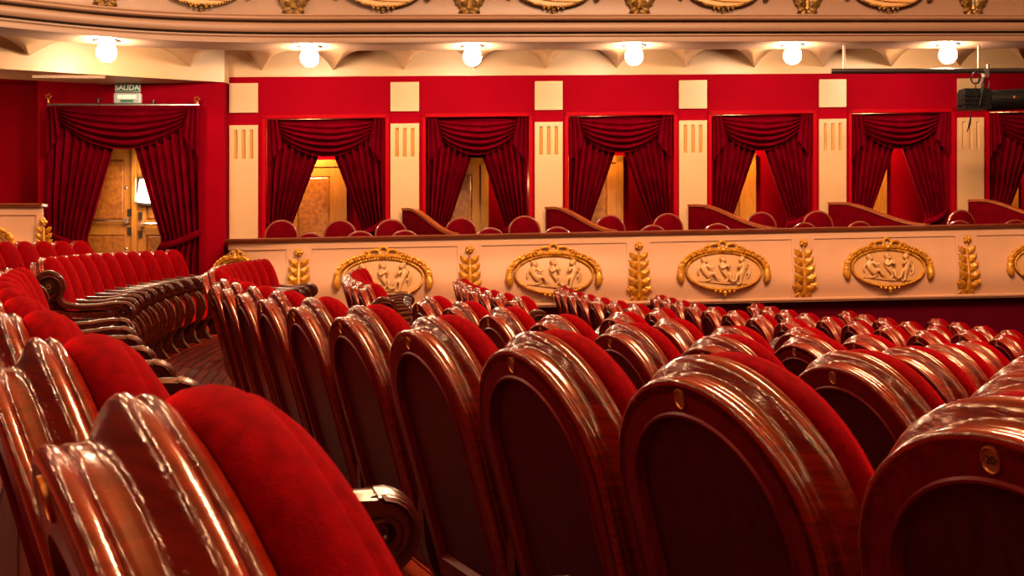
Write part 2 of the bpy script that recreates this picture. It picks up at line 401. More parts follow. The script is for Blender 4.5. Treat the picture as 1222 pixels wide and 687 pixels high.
def leaf_ornament(parent, T, H, dark=False, name='leaf_ornament', tilt=0.):
    """T(x, z) -> world matrix on the carrying surface; H height"""
    lf, bd = (LEAF_D, BUD_D) if dark else (LEAF, BUD)
    stem = MB().tube([T(0, -H/2+H*i/8) @ Vector((0, -.02, 0)) for i in range(9)], [.03-.02*i/8 for i in range(9)], 6)
    st = stem.build(name, M['darkgold' if dark else 'gold'], parent)
    n = 5
    for i in range(n):
        z = -H/2+H*.84*i/n
        for sg in (-1, 1):
            o = put('leaf', lf, st); s = H/.74*(1.02-.07*i)
            o.matrix_local = T(sg*.012, z) @ Matrix.Rotation(sg*math.radians(41+1*i), 4, 'Y') @ Matrix.Scale(s*.98, 4)
    for sg, an in ((-1, 62), (1, 62), (-1, 118), (1, 118), (-1, 150), (1, 150)):
        o = put('leaf', lf, st); o.matrix_local = T(0, -H/2+.03) @ Matrix.Rotation(sg*math.radians(an), 4, 'Y') @ Matrix.Scale(H/.74*(.9 if an < 100 else .62), 4)
    o = put('bud', bd, st); o.matrix_local = T(0, H/2-.03) @ Matrix.Scale(1.15, 4)
    return st
def skin_figure(verts, edges, rad, root):
    me = bpy.data.meshes.new('relief_figure'); bm = bmesh.new(); lay = bm.verts.layers.skin.verify()
    vs = []
    for i, (p, r) in enumerate(zip(verts, rad)):
        v = bm.verts.new(p); v[lay].radius = (r, r); v[lay].use_root = i == root; vs.append(v)
    for a, b in edges: bm.edges.new((vs[a], vs[b]))
    bm.to_mesh(me); bm.free()
    o = bpy.data.objects.new('tmp', me); COL.objects.link(o)
    o.modifiers.new('s', 'SKIN'); md = o.modifiers.new('d', 'SUBSURF'); md.levels = 1; md.render_levels = 1
    dg = bpy.context.evaluated_depsgraph_get(); dg.update()
    m2 = bpy.data.meshes.new_from_object(o.evaluated_get(dg)); bpy.data.objects.remove(o)
    # rounder head with a cap of hair, cheek and nose, in the same mesh
    hd = Vector(verts[4]); sx = 1 if verts[6][0] > verts[4][0] else -1; hb = MB()
    hb.ball(hd, .036, 12, 8); hb.ball(hd+Vector((-sx*.008, .0, .012)), .036, 10, 6, (1, 1, .8)); hb.ball(hd+Vector((sx*.033, -.02, -.004)), .010, 6, 4); hb.ball(hd+Vector((sx*.014, -.026, -.014)), .016, 7, 5)
    b4 = bmesh.new(); b4.from_mesh(m2); tmp = bpy.data.meshes.new('h'); tmp.from_pydata(hb.v, [], hb.f); b4.from_mesh(tmp); bmesh.ops.recalc_face_normals(b4, faces=b4.faces); b4.to_mesh(m2); b4.free(); bpy.data.meshes.remove(tmp)
    # flatten into relief
    for v in m2.vertices: v.co.y = v.co.y*.8-.046; v.co.x = v.co.x*1.06; v.co.z = v.co.z*1.15+.01
    m2.materials.clear(); m2.materials.append(M['relief']); m2.name = 'relief_figure'
    m2.polygons.foreach_set('use_smooth', [True]*len(m2.polygons)); return m2
# joints: pelvis, belly, chest, neck, head, crown, nose, shoulderL, elbowL, handL, shoulderR, elbowR, handR, kneeL, ankleL, toeL, kneeR, ankleR, toeR
ED = [(0, 1), (1, 2), (2, 3), (3, 4), (4, 5), (4, 6), (2, 7), (7, 8), (8, 9), (2, 10), (10, 11), (11, 12), (0, 13), (13, 14), (14, 15), (0, 16), (16, 17), (17, 18)]
RD = [.036, .034, .034, .016, .030, .022, .008, .018, .014, .011, .018, .014, .011, .024, .015, .009, .024, .015, .009]
FIGS = [
    skin_figure([(-.22, 0, -.07), (-.245, 0, -.03), (-.25, 0, .03), (-.24, 0, .075), (-.235, 0, .105), (-.24, 0, .13), (-.205, -.03, .10),
                 (-.21, -.04, .05), (-.17, -.06, .01), (-.13, -.06, .035), (-.29, 0, .04), (-.32, 0, -.01), (-.315, 0, -.06),
                 (-.13, -.04, -.03), (-.10, -.04, -.10), (-.05, -.04, -.105), (-.15, 0, -.09), (-.20, 0, -.115), (-.24, 0, -.12)], ED, RD, 0),
    skin_figure([(0, 0, -.06), (-.012, 0, -.02), (-.015, 0, .04), (-.01, 0, .085), (-.008, 0, .115), (-.012, 0, .14), (.025, -.03, .108),
                 (.03, -.03, .06), (.06, -.06, .02), (.05, -.07, .07), (-.055, 0, .05), (-.03, -.06, .01), (.03, -.07, .05),
                 (.07, -.04, -.05), (.055, -.04, -.115), (.10, -.05, -.13), (.05, 0, -.09), (.0, 0, -.14), (.03, 0, -.16)], ED, RD, 0),
    skin_figure([(.22, 0, -.06), (.225, 0, -.015), (.235, 0, .04), (.225, 0, .085), (.22, 0, .115), (.225, 0, .14), (.19, -.03, .112),
                 (.195, -.03, .055), (.165, -.06, .02), (.155, -.07, .07), (.28, 0, .05), (.295, 0, .0), (.27, -.03, -.05),
                 (.15, -.04, -.045), (.125, -.04, -.12), (.08, -.05, -.135), (.19, -.02, -.09), (.18, -.02, -.15), (.14, -.03, -.165)], ED, RD, 0)]
MA, MBH = .475, .225      # half axes of the oval
def oval(a, b, t): return a*math.cos(t), b*math.sin(t)
pm = MB(); pm.grid([[(*[MA*f*math.cos(2*PI*k/48)], -.012*(1-f*f)-.012, MBH*f*math.sin(2*PI*k/48)) for k in range(48)] for f in (1.0, .8, .55, .3, .02)], close=True)
for (x0, z0, x1, z1) in ((-.34, -.12, .34, -.165), (.30, -.10, .345, .02)):
    pm.tube([(x0, -.02, z0), ((x0+x1)/2, -.03, (z0+z1)/2-.01), (x1, -.02, z1)], [.012, .022, .010], 6)
MED_PLATE = pm.mesh('medallion', M['relief'])
def rope(mt):
    rm = MB(); rm.tube([(*[(MA+.012)*math.cos(2*PI*k/64)], -.02, (MBH+.012)*math.sin(2*PI*k/64)) for k in range(65)], .015, 8, False)
    for k in range(84):
        t = 2*PI*k/84; x, z = oval(MA+.012, MBH+.012, t)
        rm.ball((x, -.034, z), .0175, 7, 5)
    # pendant at the foot
    for (x, z, r) in ((0, -.275, .03), (-.06, -.262, .022), (.06, -.262, .022), (-.12, -.255, .017), (.12, -.255, .017), (0, -.305, .018)): rm.ball((x, -.03, z), r, 8, 5)
    return rm.mesh('rope_frame', M[mt])
def garland(sg, mt):
    g = MB(); pts = []; rr = []
    for i in range(15):
        t = i/14; an = PI/2-sg*(.22+t*1.30); x, z = oval(MA+.065+.02*t, MBH+.055+.03*t, an); pts.append((x, -.035, z)); rr.append(.022+.018*t+.007*math.sin(i*2.2))
    ex, _, ez = pts[-1]; pts += [(ex+sg*.004, -.035, ez-.07), (ex-sg*.01, -.035, ez-.13), (ex-sg*.02, -.03, ez-.165)]; rr += [.05, .042, .012]
    g.tube(pts, rr, 8)
    for i in range(2, 15):
        p = pts[i]; g.ball((p[0]+sg*.01, -.06, p[2]+.012), .02+.008*(i % 2), 7, 4); g.ball((p[0]-sg*.012, -.055, p[2]-.016), .017, 7, 4)
    return g.mesh('garland', M[mt])
def bow(mt):
    b = MB()
    def loop(cx, cz, rx, rz, rot, r):
        pts = []
        for k in range(17):
            t = 2*PI*k/16; x, z = rx*math.cos(t), rz*math.sin(t)
            pts.append((cx+x*math.cos(rot)-z*math.sin(rot), -.04, cz+x*math.sin(rot)+z*math.cos(rot)))
        b.tube(pts, r, 7, False)
    loop(0, .325, .05, .052, 0, .017); loop(-.115, .30, .065, .042, .2, .017); loop(.115, .30, .065, .042, -.2, .017)
    loop(-.215, .275, .055, .036, .45, .014); loop(.215, .275, .055, .036, -.45, .014); b.ball((0, -.055, .265), .034, 8, 6)
    for sg in (-1, 1):
        b.tube([(0, -.05, .26), (sg*.12, -.05, .262), (sg*.2, -.045, .245), (sg*.28, -.04, .245)], [.02, .02, .018, .008], 6)
    return b.mesh('bow', M[mt])
KIT = {d: (rope(m_), garland(-1, m_), garland(1, m_), bow(m_)) for d, m_ in ((False, 'gold'), (True, 'darkgold'))}
def medallion(parent, T, dark=False, figs=True):
    r_, gl, gr, bw = KIT[dark]
    o = put('medallion', MED_PLATE, parent); o.matrix_local = T
    put('rope_frame', r_, o); put('garland', gl, o); put('garland', gr, o); put('bow', bw, o)
    if figs:
        for f in FIGS: put('relief_figure', f, o)
    return o

# ------------------------------------------------------------------ box parapet
PP_ = Path(cr([(9.4, 14.53), (7, 14.27), (4, 13.94), (1, 13.61), (-1, 13.39), (-2.3, 13.25), (-2.75, 13.22), (-3.1, 13.33), (-3.42, 13.6), (-3.63, 13.95), (-3.75, 14.5), (-3.78, 14.9)], 10))
ztop = lambda X: 1.118+.0198*X
zbot = lambda X: .30+.0136*X
zpar = lambda f, X: ztop(X)+(zbot(X)-ztop(X))*f
PROF = [(0, 0), (0, .06), (0, .115), (0, .117), (0, .25), (.012, .36), (.032, .5), (.05, .62), (.056, .70), (.05, .78), (.032, .87), (.008, .94), (-.01, 1.0)]
LEAFX = [357, 560, 762, 958, 1153]; MEDX = [285, 458, 661, 862, 1058, 1250]
leafd = [PP_.at_px(x) for x in LEAFX]
ds = [(d, 0) for d in np.linspace(0, PP_.L, 160)]
def inpanel(d): return all(abs(d-l) > .15 for l in leafd)
ds = [(d, 1 if inpanel(d) else 0) for d, _ in ds]
for l in leafd: ds += [(l-.15, 0), (l-.1501, 1), (l+.15, 0), (l+.1501, 1), (l, 0)]
ds = sorted(ds)
par = thing('box_parapet', 'long cream balcony front of the boxes with gilt leaves and oval medallions', 'balcony')
sweep(MB(), PP_, ds, PROF, zpar, recess=lambda k, rc: .016*rc if k >= 3 else 0).build('front', M['parapet'], par, angle=35)
dl = np.linspace(0, PP_.L, 120)
zr = lambda z, X: ztop(X)+z
sweep(MB(), PP_, dl, [(-.12, 0), (-.12, .045), (.03, .05), (.045, .04), (.045, .015), (.03, -.005), (.0, -.012), (-.12, 0)], zr).build('hand_rail', M['rail'], par)
zb = lambda z, X: zbot(X)+z
sweep(MB(), PP_, dl, [(-.03, .0), (.04, .0), (.055, -.012), (.05, -.03), (.02, -.04), (.02, -.055), (-.12, -.06)], zb).build('base_moulding', M['parapet'], par)
def on_par(d, f):
    p, n = PP_.at(d)
    fs = [q[1] for q in PROF]; o = float(np.interp(f, fs, [q[0] for q in PROF]))
    g = float(np.interp(f+.05, fs, [q[0] for q in PROF])-np.interp(f-.05, fs, [q[0] for q in PROF]))/(.1*.82)
    pos = Vector((p.x+n.x*o, p.y+n.y*o, zpar(f, p.x)))
    yv = Vector((-n.x, -n.y, 0)); xv = Vector((-yv.y*-1, yv.x*-1, 0)); xv = Vector((yv.y, -yv.x, 0))
    zv = Vector((0, 0, 1)); zt = (zv-Vector((n.x, n.y, 0))*g).normalized(); yt = xv.cross(zt)*-1
    yt = zt.cross(xv)
    m = Matrix((( xv.x, yt.x, zt.x, pos.x), (xv.y, yt.y, zt.y, pos.y), (xv.z, yt.z, zt.z, pos.z), (0, 0, 0, 1)))
    return m
for l in leafd:
    leaf_ornament(par, lambda x, z, l=l: on_par(l-x, .53-z/.82) @ Matrix.Translation((0, 0, 0)), .66)
for x in MEDX:
    medallion(par, on_par(PP_.at_px(x), .575) @ Matrix.Translation((0, .005, 0)) @ Matrix.Rotation(0, 4, 'X'))
# wall under the boxes
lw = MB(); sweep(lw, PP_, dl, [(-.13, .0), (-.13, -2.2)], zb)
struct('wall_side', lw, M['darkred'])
# upper balcony ornaments (only their feet are in view)
def on_up(x, z):
    d = CP.at_px(x); p, n = CP.at(d); yv = Vector((-n.x, -n.y, 0)); xv = Vector((yv.y, -yv.x, 0))
    pos = Vector((p.x+n.x*.03, p.y+n.y*.03, z+.022*p.x))
    return Matrix(((xv.x, yv.x, 0, pos.x), (xv.y, yv.y, 0, pos.y), (0, 0, 1, pos.z), (0, 0, 0, 1)))
for x in (125, 351, 560, 763, 962, 1160):
    base = on_up(x, 4.33); leaf_ornament(up, lambda a, z, b=base: b @ Matrix.Translation((a, .02 if z > 0 else .02, z)), .78, True)
for x in (240, 458, 660, 862, 1058):
    medallion(up, on_up(x, 4.20) @ Matrix.Translation((0, .0, 0)), True, False)

# unseen plaster ceiling of the hall, added for the polished wood to reflect
hc = MB(); hc.grid([[(x, y, 8.9+.6*(1-min(1, math.hypot(x-2.4, y-5.5)/7)**2)) for y in np.linspace(-6, 17, 24)] for x in np.linspace(-10, 14, 25)])
struct('ceiling_hall', hc, M['cream'])

# ------------------------------------------------------------------ boxes behind the openings
BY = 1.05       # depth of the ante-rooms
def BPt(X, z, back): return Vector((X, wallY(X), z+.022*X))-WN*back
rw = MB(); rw.poly([BPt(XL, -.2, BY), BPt(XR, -.2, BY), BPt(XR, 3.0, BY), BPt(XL, 3.0, BY)]); struct('wall_rear', rw, M['redwall'], smooth=False)
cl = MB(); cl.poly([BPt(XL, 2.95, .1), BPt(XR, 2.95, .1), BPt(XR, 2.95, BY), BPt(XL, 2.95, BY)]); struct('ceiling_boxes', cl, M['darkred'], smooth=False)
fl = MB(); n_ = 20
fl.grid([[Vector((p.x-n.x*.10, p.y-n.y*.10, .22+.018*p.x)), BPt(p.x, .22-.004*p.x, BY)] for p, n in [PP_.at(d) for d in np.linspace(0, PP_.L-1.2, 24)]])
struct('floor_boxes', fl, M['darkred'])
for n, (a, b) in enumerate(PIL):
    X = (wx(a)+wx(b))/2; q = MB(); P2 = lambda x, z, o: BPt(X+x, z, .14-o)
    q.prism([(-.06, .14), (.06, .14), (.06, BY), (-.06, BY)], lambda a_, b_, t: BPt(X+a_, t, b_), -.1, 2.95)
    struct('wall_divider.%03d' % (n+1), q, M['redwall'], smooth=False)
handle_me = MB().tube([(0, 0, 0), (0, -.06, 0)], .012, 8).tube([(0, -.055, 0), (-.1, -.055, 0)], .010, 8).mesh('door_handle', M['metal'])
for n, (a, b) in enumerate(OX):
    c = (a+b)/2; x0, x1 = c-.60, c+.13
    D = lambda x, z, o: BPt(x, z, BY-.05-o)
    dz = [.22, .42, .95, 1.13, 2.06, 2.2]; dx = [x0, x0+.13, x1-.13, x1]
    d = struct('door_%d' % (n+1), plate(MB(), dx, dz, lambda i, j: i == 1 and j in (1, 3), .04, D), M['door'], smooth=False)
    for (z0, z1) in ((.42, .95), (1.13, 2.06)):
        p = MB(); e = .03
        p.grid([[D(dx[1], z0, -.02), D(dx[2], z0, -.02), D(dx[2], z1, -.02), D(dx[1], z1, -.02)], [D(dx[1]+e, z0+e, -.006), D(dx[2]-e, z0+e, -.006), D(dx[2]-e, z1-e, -.006), D(dx[1]+e, z1-e, -.006)]], close=True)
        p.poly([D(dx[1]+e, z0+e, -.006), D(dx[2]-e, z0+e, -.006), D(dx[2]-e, z1-e, -.006), D(dx[1]+e, z1-e, -.006)])
        p.build('door_panel', M['burl'], d, smooth=False)
    f = MB()
    for (u0, u1, z0, z1) in ((x0-.1, x0, .22, 2.3), (x1, x1+.11, .22, 2.3), (x0-.1, x1+.11, 2.2, 2.3)):
        plate(f, [u0, u1], [z0, z1], lambda i, j: False, .06, lambda x, z, o: D(x, z, o+.02))
    f.build('door_frame', M['door'], d, smooth=False)
    h = put('door_handle', handle_me, d); h.matrix_local = Matrix.Translation(D(x1-.06, 1.17, 0)) @ Matrix.Rotation(math.atan(.11), 4, 'Z')
    lamp('box_lamp', BPt(c+(-.25 if n != 1 else .6), 2.55 if n != 1 else 1.9, .62), [48, 7, 32, 60, 60, 60][n], .07, (1, .56, .2))

# ------------------------------------------------------------------ curtains
def drape_mb(outer, sg, Wtop, Wtie, ztop_, ztie, zbot_, P, folds=7, amp=.05, seed=0, drop_=.34):
    """outer: x of the fixed edge; sg: +1 hangs towards +x"""
    mb = MB(); nu, nz = 64, 34; rows = []; ph = [random.uniform(-.5, .5) for _ in range(folds*2+2)]
    for j in range(nz+1):
        b = j/nz; z = ztop_+(zbot_-ztop_)*b
        t = max(0, min(1, (ztop_-drop_-z)/(ztop_-drop_-ztie)))
        wd = Wtop+(Wtie-Wtop)*t if z > ztie else Wtie*(1+.30*min(1, (ztie-z)/.25))
        am = amp*(.75+.55*min(1, t*1.6))*(1 if z > ztie+.1 else .8)
        row = []
        for i in range(nu+1):
            a = i/nu; aa = a**(1.0-.12*t)
            fo_ = math.sin(aa*folds*2*PI+ph[0]+.25*math.sin(b*3+seed))
            fo_ = math.copysign(abs(fo_)**.75, fo_)+.35*math.sin(aa*folds*4.3*PI+ph[1]+b*2)
            row.append(P(outer+sg*aa*wd, z-.02*a*t, .05+am*fo_))
        rows.append(row)
    return mb.grid(rows)
def swag_mb(x0, x1, z0, drop, P, ridges=6):
    mb = MB(); rows = []
    for j in range(43):
        r = j/42; row = []
        for i in range(41):
            a = i/40; s = (4*a*(1-a))
            s2 = max(0, s)**.85
            z = z0-r*(.05+drop*s2)-.02*math.sin(PI*a)*r
            y = .085+.05*s2*math.sin(r*PI*.9)+.045*(.35+.65*s2)*math.sin(r*ridges*2*PI+.7*math.sin(a*5))*(r**.3)
            row.append(P(x0+(x1-x0)*a, z, y))
        rows.append(row)
    return mb.grid(rows)
def jabot_mb(x, sg, z0, P, wd=.2, long=.62, short=.33):
    mb = MB(); rows = []; n = 24
    for i in range(n+1):
        a = i/n; ln = long+(short-long)*a; zig = .05*abs(((a*3) % 1)*2-1)
        y = .15+.028*math.sin(a*3*2*PI)
        rows.append([P(x+sg*a*wd*(.75+.35*q/8), z0-ln*q/8-zig*q/8, y+.006*q/8) for q in range(9)])
    return mb.grid(rows)
def curtain_set(label, x0, x1, zt, zb_, ztie, P, tiebot, drop=.45, gap=.10, folds=7, tw=.30, pull=0.):
    W = x1-x0; c = (x0+x1)/2+pull
    r = thing('door_curtain', label, 'curtain', P((x0+x1)/2, zb_, .05), 0, None)
    inv = -r.location
    PL = lambda x, z, o: P(x, z, o)+inv
    swag_mb(x0+.04, x1-.04, zt, drop, PL).build('swag', M['curtain'], r, angle=80)
    for sg, xo in ((1, x0+.02), (-1, x1-.02)):
        Wt = (c-gap/2-xo) if sg > 0 else (xo-c-gap/2)
        drape_mb(xo, sg, Wt+.05, tw, zt-.02, ztie, zb_, PL, folds, seed=sg).build('drape', M['curtain'], r, angle=80)
        jabot_mb(xo, sg, zt-.01, PL).build('jabot', M['curtain'], r, angle=60)
        tb = MB(); rows = []
        for i in range(13):
            a = i/12; xx = xo+sg*(a*(tw+.06)-.03); y = .06+.085*math.sin(PI*a)**.6+.012
            zz = ztie+.10-.20*a+.03*math.sin(PI*a)*-1
            rows.append([PL(xx, zz+.045, y), PL(xx, zz+.02, y+.02), PL(xx, zz-.02, y+.02), PL(xx, zz-.045, y)])
        tb.grid(rows).build('tieback', M['curtain'], r)
    return r
CN = ['first box from the entrance, over a brightly lit door', 'second box, over a dim door', 'third box, with a narrow door strip', 'fourth box, lit red inside',
      'fifth box, with a red strip inside', 'box behind the black spotlight']
for n, (a, b) in enumerate(OX):
    curtain_set('crimson draped curtain of the '+CN[n], a, b, ZO-.005, .25, 1.30, lambda x, z, o: WP(x, z, o-.16), 0, gap=.13 if n else .2)
# small steel tieback hooks

# ------------------------------------------------------------------ box dividers
DIV = [(482, 250, 545), (653, 248.5, 735), (823, 245.5, 925), (990, 243, 1110), (1157, 239.5, 1278)]
DN = ['between the first and second boxes', 'between the second and third boxes', 'between the third and fourth boxes', 'between the fourth and fifth boxes', 'under the black spotlight']
for n, (xb, yb, xf) in enumerate(DIV):
    B = px(xb, yb, wallY(wx(xb))-.12); d = PP_.at_px(xf); p, nn = PP_.at(d); Fq = Vector((p.x-nn.x*.06, p.y-nn.y*.06, 0)); Fq.z = ztop(p.x)+.05
    r = thing('box_divider', 'red upholstered partition with a sloping orange wood cap, '+DN[n], 'partition', (B.x, B.y, .25+.02*B.x), 0, 'curved partitions between the boxes')
    rows = []; cap = []; dirv = Vector((Fq.x-B.x, Fq.y-B.y, 0)).normalized(); sd = Vector((-dirv.y, dirv.x, 0))
    for i in range(25):
        t = i/24; s = 0 if t < .12 else (t-.12)/.88; h = 1-(s*s*(3-2*s))**.9; h = h*1.0
        q = B.lerp(Fq, t); q.z = Fq.z+(B.z-Fq.z)*h; L = q-r.location
        lo = Vector((L.x, L.y, 0))
        rows.append([lo+sd*.025, L+sd*.025, L-sd*.025, lo-sd*.025]); cap.append([L+sd*.04+Vector((0, 0, -.015)), L+sd*.04+Vector((0, 0, .02)), L-sd*.04+Vector((0, 0, .02)), L-sd*.04+Vector((0, 0, -.015))])
    MB().grid(rows, close=True).poly(rows[0]).poly(rows[-1], True).build('panel', M['boxred'], r, angle=30)
    MB().grid(cap, close=True).poly(cap[0]).poly(cap[-1], True).build('wood_cap', M['capwood'], r, angle=30)

# ------------------------------------------------------------------ box chairs
def arch_pts(a, h, n=16, base=0.):
    return [(-a, base)]+[(-a*math.cos(PI*i/n), h-a+a*math.sin(PI*i/n)) for i in range(n+1)]+[(a, base)]
bc = {}
def loft(mb, outs, P):
    """outs: list of (outline, y)"""
    rows = [[P(x, y, z) for x, z in o] for o, y in outs]; mb.grid(rows); mb.poly(rows[0], True); mb.poly(rows[-1]); return mb
rm_ = MB(); pts = arch_pts(.205, .95, 18, .48)
rm_.tube([(x, 0, z) for x, z in pts], .016, 8); bc['back_rim'] = rm_.mesh('back_rim', M['rim'])
bp_ = MB(); loft(bp_, [(arch_pts(.19, .935, 16, .50), -.015), (arch_pts(.198, .945, 16, .49), 0), (arch_pts(.19, .935, 16, .50), .03), (arch_pts(.14, .88, 16, .54), .045)], lambda x, y, z: (x, y, z))
bc['back_pad'] = bp_.mesh('back_pad', M['boxred'])
sp_ = MB(); loft(sp_, [([(-.2, .0), (.2, .0), (.21, .40), (-.21, .40)], .41), ([(-.215, -.01), (.215, -.01), (.225, .41), (-.225, .41)], .45), ([(-.18, .03), (.18, .03), (.19, .37), (-.19, .37)], .48)], lambda x, y, z: (x, z, y))
bc['seat_pad'] = sp_.mesh('seat_pad', M['boxred'])
lg = MB().tube([(0, 0, 0), (0, 0, .25), (0, 0, .43)], [.012, .018, .02], 8).mesh('leg', M['rim'])
CH = [(336, 262, 1), (370, 277, 0), (406, 262, 1), (430, 275, 0), (467, 261, 1), (483, 274, 0), (550, 259, 1), (585, 271, 0), (626, 257, 1), (665, 270, 0), (728, 256, 1), (779, 268, 0),
      (797, 254, 1), (856, 266, 0), (908, 252.5, 1), (960, 265, 0), (976, 251, 1), (1026, 263.5, 0), (1147, 250, 1), (1145, 262.5, 0), (1212, 261.5, 0)]
CL = ['under the left drape of the first box', 'low one in front of the first bright door', 'below the right drape of the first bright door', 'low one under the first right drape',
      'beside the first partition, before the pilaster', 'low one against the first partition', 'in the second box beside the dim door', 'low one right of the dim door', 'before the pilaster of the second partition',
      'low one against the second partition', 'behind the slope of the second partition', 'low one right of the third door', 'before the pilaster of the third partition', 'low one against the third partition',
      'behind the slope of the third partition', 'low one right of the fourth door', 'before the pilaster of the fourth partition', 'low one against the fourth partition', 'before the pilaster under the spotlight',
      'low one before the pilaster under the spotlight', 'low one against the last partition']
for i, (x, y, back) in enumerate(CH):
    d = PP_.at_px(x); p, n = PP_.at(d); Yc = p.y+(1.08 if back else .56); T = px(x, y, Yc)
    r = thing('box_chair', 'round-backed red box chair with wood rim, '+CL[i], 'chair', (T.x, T.y, T.z-.966), .1+PI+random.uniform(-.12, .12), 'round-backed chairs in the boxes')
    for k in ('back_rim', 'back_pad', 'seat_pad'): put(k, bc[k], r)
    for lx in (-.17, .17):
        for ly in (.03, .36): put('leg', lg, r, (lx, ly, 0))

# ------------------------------------------------------------------ entrance bay
EY = 14.6
EP = lambda x, z, o: Vector((x, EY-o, z))
def ex(x): return (x-611)*EY/F
def ez(y): return EYE+(280-y)*EY/F
el, er = ex(45), ex(267); d0, d1 = ex(68), ex(240)
zt_e, zd_t, zf = ez(96), ez(150), ez(362)
struct('wall_left', plate(MB(), [el, d0+.12, d1-.12, er], [zf-.3, zd_t, zt_e+.1], lambda i, j: i == 1 and j == 0, .2, EP), M['redwall'], smooth=False)
ret = MB(); ret.poly([(el, EY+.2, -.2), (el, EY+.6, -.2), (el, EY+.6, 3.4), (el, EY+.2, 3.4)])
struct('wall_return', ret, M['redwall'], smooth=False)
rc = MB(); rc.poly([(ex(-160), EY+.6, -.2), (el, EY+.6, -.2), (el, EY+.6, 3.4), (ex(-160), EY+.6, 3.4)])
rz = ez(104); rc.poly([(ex(-160), EY-1.6, 3.17), (el, EY-.9, 3.17), (el, EY+.6, rz+.12), (ex(-160), EY+.6, rz+.12)])
struct('wall_recess', rc, M['redwall'], smooth=False)
lamp('recess_fill_light', (ex(-40), 13.9, 2.75), 14, .08)  # added fill light out of view, brightens the recess wall
# frieze above the entrance
fz = MB(); L0 = [(-150, 73.0, 12.2), (0, 82, 13.07), (120, 89.3, 13.76), (268, 98, 14.6)]
fz.grid([[px(x, y, Y)+Vector((0, 1.0 if q == 0 else 0, 0)) if q < 2 else px(x, y, Y)+Vector((0, 0, .75)) for q in (0, 1, 2)] for x, y, Y in L0])
struct('trim_11', fz, M['cream'], smooth=False)
fe = MB(); p0 = px(268, 98, 14.6); fe.poly([p0, p0+Vector((.03, .4, 0)), p0+Vector((.03, .4, .75)), p0+Vector((0, 0, .75))]); struct('trim_12', fe, M['cream'], smooth=False)
# strip light batten under the frieze
bt = MB(); a_, b_ = px(38, 91.5, 13.3), px(125, 92, 13.75); bt.tube([a_, b_], .022, 6); tag(bt.build('conduit', M['cornice']), 'thin pale conduit fixed under the cream frieze beside the exit sign', 'conduit')
# double door
c_ = ex(154); DY = .24
for n, (x0, x1, sg) in enumerate(((c_-.80, c_-.03, 1), (c_+.03, c_+.80, -1))):
    D = lambda x, z, o: Vector((x, EY+DY-o, z))
    dx = [x0, x0+.12, x1-.12, x1]; dz = [zf, zf+.18, zf+.92, zf+1.12, zf+1.95, zf+2.12]
    d = struct('door_%d' % (7+n), plate(MB(), dx, dz, lambda i, j: i == 1 and j in (1, 3), .045, D), M['door'], smooth=False)
    for (z0, z1) in ((dz[1], dz[2]), (dz[3], dz[4])):
        p = MB(); e = .03; q4 = [(dx[1], z0), (dx[2], z0), (dx[2], z1), (dx[1], z1)]; q5 = [(dx[1]+e, z0+e), (dx[2]-e, z0+e), (dx[2]-e, z1-e), (dx[1]+e, z1-e)]
        p.grid([[D(x, z, -.022) for x, z in q4], [D(x, z, -.006) for x, z in q5]], close=True); p.poly([D(x, z, -.006) for x, z in q5]); p.build('door_panel', M['burl'], d, smooth=False)
    zb2 = ez(263 if n == 0 else 267)
    pb = MB(); pb.tube([D(x0+.06, zb2, .075), D(x1-.05, zb2, .075)], .017, 8)
    for xx in (x0+.08, x1-.06): pb.box(D(xx, zb2, .04), (.05, .08, .07))
    pb.build('push_bar', M['metal'], d)
    lk = MB(); lx = x1-.045 if sg > 0 else x0+.045
    for dzz in (-.14, .11): lk.box(D(lx, zb2+dzz, .012), (.045, .03, .10))
    lk.build('lock', M['darkmetal'], d)
    bo = MB()
    for dzz in (-.38, .45): bo.ball(D(x1-.09 if sg > 0 else x0+.09, zb2+dzz, .004), .022)
    bo.build('bolt', M['metal'], d)
mu = MB(); mu.box((c_, EY+DY-.01, (zf+zd_t)/2), (.07, .07, zd_t-zf)); struct('door_9', mu, M['door'], smooth=False)
dr = MB()
for xx in (c_-.84, c_+.84): dr.box((xx, EY+DY, (zf+zd_t)/2), (.08, .12, zd_t-zf))
dr.box((c_, EY+DY, zf+2.19), (1.76, .12, .14)); struct('trim_13', dr, M['door'], smooth=False)
# reveal wall above door
rv = MB(); rv.poly([(d0, EY+DY+.03, zf+2.2), (d1, EY+DY+.03, zf+2.2), (d1, EY+DY+.03, zd_t+.1), (d0, EY+DY+.03, zd_t+.1)]); struct('wall_lintel', rv, M['redwall'], smooth=False)
# curtain of the entrance
pole_z = ez(126.5)
curtain_set('large crimson draped curtain hung from a steel rail at the exit doors', ex(60), ex(243), pole_z-.02, zf, ez(285), lambda x, z, o: EP(x, z, o+.03), 0, drop=.50, gap=.27, folds=8, tw=.50)
pl = thing('curtain_rail', 'thin pale curtain rail with four end brackets below the exit sign', 'rail', EP(ex(151), pole_z, .12))
PLc = lambda x, z, o: EP(x, z, o)-pl.location
MB().tube([PLc(ex(62), pole_z, .14), PLc(ex(242), pole_z, .14)], .017, 8).build('rod', M['metal'], pl)
for x, y, fin in ((61, 119, 1), (120, 119, 0), (185, 121, 0), (237, 122, 1)):
    f = MB(); z = ez(y); f.tube([PLc(ex(x), z, .0), PLc(ex(x), z, .08)], .014, 7); f.tube([PLc(ex(x), z-.05, .08), PLc(ex(x), z+.0, .08)], .012, 6)
    if fin:
        for a in range(5): f.ball(PLc(ex(x)+.03*math.cos(a*2*PI/5), z+.03+.03*math.sin(a*2*PI/5), .085), .017, 7, 5)
    f.build('bracket', M['brass' if fin else 'darkmetal'], pl)
